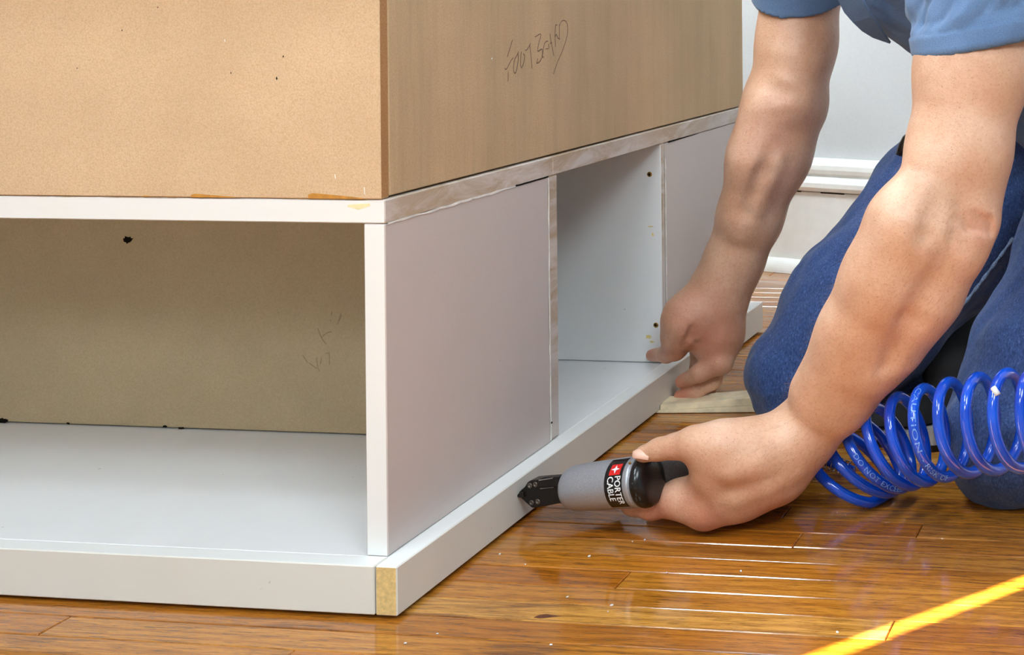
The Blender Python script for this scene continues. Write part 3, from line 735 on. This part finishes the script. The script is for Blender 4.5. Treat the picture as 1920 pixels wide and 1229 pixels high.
B.chain([(1450, 880, 1.335, 54), (1340, 945, 1.334, 34)], .018)
B.chain([(1340, 945, 1.334, 33), (1268, 940, 1.350, 25), (1236, 915, 1.372, 21), (1250, 872, 1.385, 18)], .006)   # middle
B.chain([(1455, 875, 1.360, 50), (1368, 930, 1.362, 33)], .018)
B.chain([(1368, 930, 1.362, 31), (1300, 915, 1.385, 23), (1272, 885, 1.405, 19), (1290, 850, 1.412, 16)], .006)   # ring
B.chain([(1460, 862, 1.376, 44), (1396, 912, 1.386, 28)], .016)
B.chain([(1396, 912, 1.386, 26), (1340, 895, 1.410, 20), (1318, 868, 1.425, 17), (1335, 840, 1.43, 14)], .006)    # little
B.chain([(1322, 832, 1.226, 7), (1306, 842, 1.229, 6)], .014, True)
B.chain([(1296, 858, 1.240, 3), (1284, 855, 1.246, 3)], .005, True)
B.chain([(1296, 898, 1.246, 3), (1303, 910, 1.248, 2)], .006, True)
B.chain([(1470, 838, 1.296, 44), (1370, 838, 1.281, 41)], .02)
B.chain([(1490, 880, 1.288, 7), (1440, 905, 1.282, 7), (1380, 935, 1.276, 6)], .014)
B.chain([(1478, 832, 1.288, 6), (1420, 862, 1.2715, 6), (1372, 884, 1.262, 5)], .02)
# creases across the thumb joint and index knuckle
for a_, b_ in (((1249, 822), (1247, 850)), ((1256, 820), (1255, 852)), ((1209, 965), (1207, 976)), ((1262, 955), (1272, 968))):
    d_ = 1.245 if a_[1] < 900 else 1.268
    B.chain([(a_[0], a_[1], d_, 2.0), (b_[0], b_[1], d_, 2.0)], .004, True)
# far arm (right)
B.chain([(1512, -240, 1.72, 84), (1505, -60, 1.71, 80), (1494, 80, 1.70, 71), (1478, 170, 1.695, 72)], .02)
B.chain([(1470, 205, 1.695, 78), (1444, 290, 1.69, 72), (1406, 410, 1.695, 56), (1376, 490, 1.70, 51), (1356, 535, 1.70, 50)], .02)
B.chain([(1430, 215, 1.66, 40), (1414, 300, 1.655, 42), (1388, 400, 1.67, 34)], .022)
B.chain([(1496, 120, 1.68, 48), (1476, 185, 1.668, 40), (1452, 225, 1.664, 26)], .02)
B.chain([(1428, 152, 1.635, 9), (1462, 172, 1.627, 9), (1500, 178, 1.63, 7)], .016, True)
B.chain([(1472, 250, 1.620, 4), (1432, 330, 1.626, 5), (1400, 400, 1.640, 3)], .02, True)
B.chain([(1452, 300, 1.644, 3.5), (1420, 380, 1.6565, 3.5), (1392, 440, 1.664, 3)], .02)
for q in range(4): B.chain([(1800 + q * 5, 405 + q * 9, 1.229 + q * .002, 1.8), (1832 + q * 4, 402 + q * 10, 1.236, 2.4), (1856 + q, 412 + q * 9, 1.245, 1.6)], .007, True)
# far hand: palm towards the camera, thumb over the board, fingers pressed on its face
B.chain([(1356, 535, 1.70, 49), (1346, 580, 1.697, 47), (1350, 628, 1.695, 41), (1344, 655, 1.695, 34)], .016)
B.chain([(1330, 560, 1.695, 46), (1290, 596, 1.680, 43), (1284, 606, 1.678, 40)], .016)
B.chain([(1326, 590, 1.70, 50), (1330, 636, 1.70, 34)], .016)
B.chain([(1282, 608, 1.676, 36), (1268, 634, 1.680, 25), (1264, 653, 1.690, 22.5)], .010)
B.chain([(1264, 654, 1.690, 22.5), (1250, 664, 1.700, 16), (1222, 666.5, 1.722, 11.2)], .006)                     # thumb
B.chain([(1356, 648, 1.692, 31), (1352, 680, 1.682, 21.5), (1312, 700, 1.682, 16.5), (1279, 716, 1.700, 13.3)], .006) # little finger
B.chain([(1346, 660, 1.708, 28), (1336, 713, 1.703, 17), (1306, 734, 1.701, 14.2), (1275, 743, 1.708, 11.6)], .0045)  # ring
B.chain([(1332, 652, 1.722, 26), (1328, 724, 1.732, 16), (1302, 738, 1.728, 13), (1280, 742, 1.724, 11)], .005)   # middle
B.chain([(1310, 628, 1.712, 26), (1313, 668, 1.726, 17), (1302, 708, 1.738, 13), (1292, 724, 1.742, 11)], .006)   # index
B.chain([(1296, 616, 1.652, 2.5), (1290, 636, 1.652, 3), (1284, 650, 1.658, 3)], .007, True)                      # fold beside the thumb
B.chain([(1338, 572, 1.641, 2.5), (1314, 604, 1.644, 3), (1298, 634, 1.656, 4)], .009, True)
B.chain([(1306, 645, 1.662, 3), (1340, 652, 1.655, 3), (1374, 660, 1.662, 3)], .006, True)
B.chain([(1322, 672, 1.660, 2.5), (1350, 672, 1.657, 2.5), (1372, 674, 1.664, 2.5)], .004, True)
B.chain([(1352, 606, 1.652, 2.5), (1376, 626, 1.662, 2.5)], .008, True)
B.chain([(1358, 622, 1.655, 2), (1380, 640, 1.664, 2)], .006, True)
for j in range(3): B.chain([(1318 + j * 4, 548 - j * 9, 1.655, 2.5), (1388 + j * 4, 556 - j * 9, 1.655, 2.5)], .005, True)
# trunk, neck and head (above the frame)
B.chain([(1862, -170, 1.37, 100), (1720, -160, 1.52, 130), (1512, -240, 1.72, 84)], .04)
B.chain([(1740, -110, 1.53, 130), (1990, 60, 1.57, 130), (2110, 230, 1.61, 130)], .04)
B.chain([(1690, -170, 1.53, 100), (1570, -280, 1.50, 82), (1520, -330, 1.48, 80)], .03)
B.chain([(1560, -390, 1.48, 122), (1500, -330, 1.46, 112)], .03)
B.chain([(1470, -262, 1.45, 70), (1440, -268, 1.445, 52)], .03)
B.chain([(1415, -330, 1.445, 20), (1402, -305, 1.442, 22)], .014)
B.chain([(1440, -262, 1.405, 14), (1440, -262, 1.485, 14)], .012)
for d_ in (1.398, 1.492): B.chain([(1432, -345, d_, 18)], .014, True)
for d_ in (1.385, 1.535): B.chain([(1548, -330, d_, 24), (1556, -300, d_, 16)], .008)
V, Fc = B.mesh(); V = smooth_verts(V, Fc, 1, .4)
man = rows_mesh('person', V, Fc, M_SKIN)
tag(man, 'kneeling person in blue T-shirt and jeans, nailing the trim board with bare arms', 'person')
# redder skin where blood shows: knuckles, finger tips, palm, elbow
fl = np.zeros(len(V))
for x_, y_, d_, r_, a_ in ((1318, 838, 1.235, 26, .55), (1322, 972, 1.28, 45, .55), (1230, 955, 1.29, 45, .55), (1300, 950, 1.275, 50, .35), (1250, 842, 1.255, 26, .35), (1450, 930, 1.30, 75, .35),
                          (1330, 630, 1.66, 75, .55), (1275, 720, 1.70, 34, .65), (1275, 745, 1.70, 30, .65), (1225, 667, 1.72, 26, .7), (1262, 655, 1.68, 34, .45), (1290, 590, 1.65, 55, .4), (1838, 430, 1.24, 50, .35), (1690, 620, 1.24, 60, .2), (1440, 250, 1.64, 60, .25)):
    dd = np.linalg.norm(V - at(x_, y_, d_), axis=1) / (r_ * d_ / F); fl = np.maximum(fl, a_ * np.exp(-dd * dd))
att = man.data.attributes.new('flush', 'FLOAT', 'POINT'); att.data.foreach_set('value', fl.astype(np.float32))
def nail(name, c, d, lx, ly, ang):
    c3 = at(c[0], c[1], d); nrm = CAM - c3; nrm /= np.linalg.norm(nrm); nrm = nrm * .55 + UV * .83; nrm /= np.linalg.norm(nrm)
    u = RV * math.cos(ang) - UV * math.sin(ang); u = u - nrm * (u @ nrm); u /= np.linalg.norm(u); v = np.cross(nrm, u)
    bm = bmesh.new(); G = []
    for i in range(9):
        row = []
        for j in range(7):
            a = i / 4 - 1; b = j / 3 - 1
            wdt = math.sqrt(max(0, 1 - max(0, -a - .35) ** 2 * 1.9)); 
            p = c3 + u * a * lx + v * b * ly * wdt - nrm * (b * b * ly * .62 + max(0, -a) ** 2 * lx * .3)
            row.append(bm.verts.new(p))
        G.append(row)
    for i in range(8):
        for j in range(6): bm.faces.new((G[i][j], G[i + 1][j], G[i + 1][j + 1], G[i][j + 1]))
    r_ = bmesh.ops.extrude_face_region(bm, geom=bm.faces[:]); 
    for g_ in r_['geom']:
        if isinstance(g_, bmesh.types.BMVert): g_.co += Vector(nrm * .0006)
    bmesh.ops.recalc_face_normals(bm, faces=bm.faces[:])
    return bm_obj(name, bm, M_NAIL, man, True)
n_ = nail('thumb_nail', (1203, 846.5), 1.2735, .0082, .0062, math.radians(10)); n_['label'] = 'pale thumb nail above the grey barrel'
# fine hair on both forearms
bm = bmesh.new(); rr = random.Random(11); Nn = normals(V, Fc)
sel = np.where((Nn[:, 1] < .5) & (V[:, 2] < .5))[0]
def zone(a, b, r):
    A, Bv = at(*a), at(*b); ba = Bv - A; t = np.clip(((V[sel] - A) @ ba) / (ba @ ba), 0, 1)
    return sel[np.linalg.norm(V[sel] - A - t[:, None] * ba, axis=1) < r]
for a, b, r, cnt_, drv in (((1740, 430, 1.28), (1520, 800, 1.32), .075, 1700, (-.6, -.5)), ((1450, 240, 1.69), (1370, 500, 1.70), .07, 900, (-.3, -.6))):
    zz = zone(a, b, r)
    for _ in range(cnt_):
        i_ = zz[rr.randrange(len(zz))]; p = V[i_]; nn = Nn[i_]
        dr = RV * (drv[0] + rr.uniform(-.4, .4)) + UV * (drv[1] + rr.uniform(-.4, .4)) + nn * rr.uniform(.2, .7); dr /= np.linalg.norm(dr)
        L_ = rr.uniform(.006, .012); s_ = np.cross(dr, nn); s_ /= max(np.linalg.norm(s_), 1e-6); wv = s_ * .00005
        q = p + dr * L_ * .5 + nn * .0006; e = p + dr * L_ - nn * .0004
        a0, a1, b0, b1, tpv = [bm.verts.new(x_) for x_ in (p - wv, p + wv, q - wv, q + wv, e)]
        c0 = bm.verts.new(p + nn * .00008)
        bm.faces.new((a0, a1, b1, b0)); bm.faces.new((b0, b1, tpv)); bm.faces.new((a0, c0, a1))
hr = bm_obj('arm_hair', bm, plain('arm_hair_brown', (150, 104, 72), .6), man); hr['kind'] = 'stuff'; hr['label'] = 'fine brown hair on the forearms'
# hair of the head
hf = Field(.004); hf.chain([(1575, -402, 1.48, 124), (1520, -372, 1.47, 122)], .03); hf.chain([(1600, -330, 1.49, 92), (1590, -300, 1.50, 74)], .03)
hv, hfc = hf.mesh(); hv = wrinkle(hv, hfc, np.eye(3), (60, 60, 60), .004); rows_mesh('hair', hv, hfc, M_HAIR, man)

# T-shirt
T = Field(.0025)
T.chain([(1862, -170, 1.37, 132), (1720, -150, 1.52, 150), (1512, -240, 1.72, 100)], .04)
T.chain([(1722, -102, 1.52, 168), (1990, 92, 1.56, 172), (2110, 230, 1.60, 172)], .03)
T.chain([(1790, -20, 1.40, 60), (1905, 60, 1.44, 70)], .03)
hemL, hemR = at(1721, 109, 1.30), at(1920, 73, 1.30)
def sleeve(fd, pts, hem3, extra=()):
    f2 = Field(fd.vox)
    f2.chain(pts, .03)
    for e in extra: f2.chain(*e)
    a, b, c = hem3; nrm = np.cross(b - a, c - a); nrm /= np.linalg.norm(nrm)
    if nrm[2] > 0: nrm = -nrm
    return f2, nrm
sl1, n1 = sleeve(T, [(1870, -190, 1.375, 138), (1856, -60, 1.345, 131), (1842, 30, 1.325, 123), (1833, 130, 1.300, 116)], (hemL, hemR, at(1800, 101, 1.235)), ())
sl1.cut(n1, hemL, (-9, -9, -9), (9, 9, 9))
sl2, n2 = sleeve(T, [(1512, -240, 1.72, 100), (1504, -60, 1.71, 90), (1495, 60, 1.70, 80)], (at(1425, 0, 1.70), at(1572, -2, 1.70), at(1494, 33, 1.652)), ())
sl2.cut(n2, at(1425, 0, 1.70), (-9, -9, -9), (9, 9, 9))
shirt = None
v1, f1 = T.mesh()
D1 = np.array([.82, 0, -.57]); D2 = np.array([.57, 0, .82]); D3 = np.array([0, 1., 0])
v1 = wrinkle(v1, f1, (D1, D2, D3), (7, 24, 16), .006, 3)
v2, f2 = sl1.mesh()
hd = np.abs((v2 - hemL) @ n1); msk = np.clip((hd - .020) / .012, 0, 1)
v2 = wrinkle(v2, f2, (np.array([.5, 0, .86]), np.array([.86, 0, -.5]), D3), (9, 30, 22), .010, 9, msk)
N2_ = normals(v2, f2); v2 = v2 + N2_ * (.0008 + np.where((hd > .003) & (hd < .0195), .0011, 0) - np.exp(-((hd - .0205) / .0012) ** 2) * .0008)[:, None]
v3, f3 = sl2.mesh()
hd = np.abs((v3 - at(1425, 0, 1.70)) @ n2); msk = np.clip((hd - .02) / .015, 0, 1)
v3 = wrinkle(v3, f3, (D1, D2, D3), (12, 30, 26), .004, 5, msk)
vv = np.concatenate([v1, v2, v3]); ff = np.concatenate([f1, f2 + len(v1), f3 + len(v1) + len(v2)])
shirt = rows_mesh('t_shirt', vv, ff, M_SHIRT, man)
# hanging front placket with its folded edge, and the hem stitching
def strip3(name, path, wid, thick, mat, parent, updir):
    bm = bmesh.new(); R_ = []
    for i, p in enumerate(path):
        p = np.asarray(p); t = np.asarray(path[min(i + 1, len(path) - 1)]) - np.asarray(path[max(i - 1, 0)]); t = t / np.linalg.norm(t)
        s_ = np.asarray(updir, float); s_ = s_ - t * (s_ @ t); s_ /= np.linalg.norm(s_); nn = np.cross(t, s_)
        wi = wid[i] if isinstance(wid, (list, tuple)) else wid
        R_.append([bm.verts.new(p + s_ * wi * a + nn * thick * b) for a, b in ((0, -1), (1, -.6), (1, .6), (0, 1))])
    for a, b in zip(R_, R_[1:]):
        for k in range(4): bm.faces.new((a[k], a[(k + 1) % 4], b[(k + 1) % 4], b[k]))
    bm.faces.new(R_[0][::-1]); bm.faces.new(R_[-1]); bmesh.ops.recalc_face_normals(bm, faces=bm.faces[:])
    return bm_obj(name, bm, mat, parent, False)
pl = [at(x_, y_, d_) for x_, y_, d_ in ((1612, -14, 1.40), (1622, 10, 1.41), (1634, 28, 1.42), (1646, 46, 1.435), (1656, 62, 1.45), (1668, 79, 1.465))]
strip3('placket', pl, [.024, .023, .021, .018, .012, .001], .0025, M_SHIRT, shirt, -RV * .8 + FV * .3 - UV * .45)
bm = tube_bm([Vector(p) for p in pl], .0016, 6); bm_obj('placket_edge', bm, M_SHIRT, shirt, True)
# jeans
J = Field(.003)
J.chain([(1930, 240, 1.70, 170), (1790, 402, 1.67, 158), (1614, 597, 1.63, 143), (1504, 706, 1.60, 95)], .03)
J.chain([(1502, 704, 1.60, 92), (1506, 724, 1.60, 80), (1560, 748, 1.66, 70), (1800, 738, 1.82, 72), (1990, 720, 1.92, 60)], .03)
J.chain([(2150, 250, 1.60, 175), (2085, 460, 1.47, 160), (1966, 668, 1.425, 140), (1897, 812, 1.39, 129)], .03)
J.chain([(1897, 820, 1.39, 119), (1960, 855, 1.44, 84), (2300, 845, 1.62, 72)], .03)
J.chain([(1930, 240, 1.72, 165), (2150, 250, 1.58, 175)], .05)
J.chain([(1960, 360, 1.70, 140), (1930, 430, 1.72, 90)], .04)
jv, jf = J.mesh()
zmin = jv[:, 2].min()
da = np.array([-.66, 0, -.75]); db = np.array([.75, 0, -.66])
jv = wrinkle(jv, jf, (da, db, D3), (9, 14, 14), .007, 1)
# folds gathered at the hip and behind the knee
jv = wrinkle(jv, jf, (np.array([.3, 0, -.95]), np.array([.95, 0, .3]), D3), (48, 12, 20), .005, 4, np.clip((jv[:, 2] - .26) / .06, 0, 1) * np.clip((jv[:, 0] + .12) / .08, 0, 1))
jv[:, 2] = np.maximum(jv[:, 2], .0008)
jeans = rows_mesh('jeans', jv, jf, M_DENIM, man)
# stitched inside seam down the far thigh, laid on the surface
from mathutils.bvhtree import BVHTree
bvh = BVHTree.FromPolygons([tuple(p) for p in jv], [tuple(q) for q in jf])
def on_jeans(x_, y_):
    r = (x_ - PX) / F * RV - (y_ - PY) / F * UV + FV
    hit = bvh.ray_cast(Vector(CAM), Vector(r).normalized()); return hit[0]
sp = []
for i in range(60):
    u = i / 59; x_ = 1900 - u * 200; y_ = 446 + u * 250 + 8 * math.sin(u * math.pi)
    h_ = on_jeans(x_, y_)
    if h_ is not None and (not sp or (h_ - sp[-1]).length < .05): sp.append(h_)
if len(sp) > 4:
    sm = [sp[0]] + [(sp[i - 1] + sp[i] * 2 + sp[i + 1]) / 4 for i in range(1, len(sp) - 1)] + [sp[-1]]
    bm_obj('seam', tube_bm([p + Vector((0, -.0006, 0)) for p in sm], [.0022 + .0006 * math.sin(i * 1.3) for i in range(len(sm))], 6), M_STITCH, jeans, True)
# black belt at the waist and the shoe behind the near knee
bl = [at(x_, y_, 1.60) for x_, y_ in ((1688, 292), (1694, 274), (1700, 262), (1716, 250))]
bm_obj('belt', tube_bm([Vector(p) for p in bl], .006, 8), M_BLACK, man, True)
S_ = Field(.0025)
S_.chain([(1850, 770, 1.60, 50), (1800, 700, 1.63, 62), (1775, 600, 1.74, 74), (1850, 520, 1.80, 80), (1910, 470, 1.84, 80)], .02)  # black shaft added, its colour standing in for the shade between the legs
S_.chain([(1622, 800, 1.56, 26), (1700, 790, 1.57, 40), (1800, 775, 1.60, 52), (1860, 770, 1.62, 55)], .02)
sv_, sf_ = S_.mesh(); sv_[:, 2] = np.maximum(sv_[:, 2], .022)
shoe = rows_mesh('shoe', sv_, sf_, plain('black_suede', (24, 22, 22), .8), man)
NS = Field(.003)
NS.chain([(2300, 845, 1.62, 62), (2420, 850, 1.70, 58)], .02); NS.chain([(2420, 850, 1.70, 58), (2440, 872, 1.68, 36), (2560, 885, 1.76, 30)], .02)
nv_, nf_ = NS.mesh(); nv_[:, 2] = np.maximum(nv_[:, 2], .001); rows_mesh('shoe', nv_, nf_, shoe.data.materials[0], man)
def soleplate(name, z0, z1, mat, grow):
    a = at(1618, 842, 1.545); bm = bmesh.new(); ring = []
    for x_, y_, d_ in ((1620, 840, 1.545), (1680, 842, 1.530), (1750, 845, 1.520), (1880, 840, 1.54), (1900, 820, 1.66), (1800, 815, 1.68), (1690, 820, 1.65), (1640, 828, 1.60)):
        p = at(x_, y_, d_); ring.append((p[0], p[1]))
    cx_ = sum(p[0] for p in ring) / 8; cy_ = sum(p[1] for p in ring) / 8; n = len(ring)
    Bv = []; Tv = []
    for k, (x_, y_) in enumerate(ring):
        taper = {0: .25, 1: .6, 7: .45}.get(k, 1)
        x_ = cx_ + (x_ - cx_) * grow; y_ = cy_ + (y_ - cy_) * grow
        Bv.append(bm.verts.new((x_, y_, z0))); Tv.append(bm.verts.new((x_, y_, z0 + (z1 - z0) * taper)))
    bm.faces.new(Bv[::-1]); bm.faces.new(Tv)
    for k in range(n): bm.faces.new((Bv[k], Bv[(k + 1) % n], Tv[(k + 1) % n], Tv[k]))
    bmesh.ops.recalc_face_normals(bm, faces=bm.faces[:]); bm_obj(name, bm, mat, shoe)
soleplate('outsole', .0004, .007, M_BLACK, 1.0)
soleplate('midsole', .0072, .024, M_SOLE, .98)
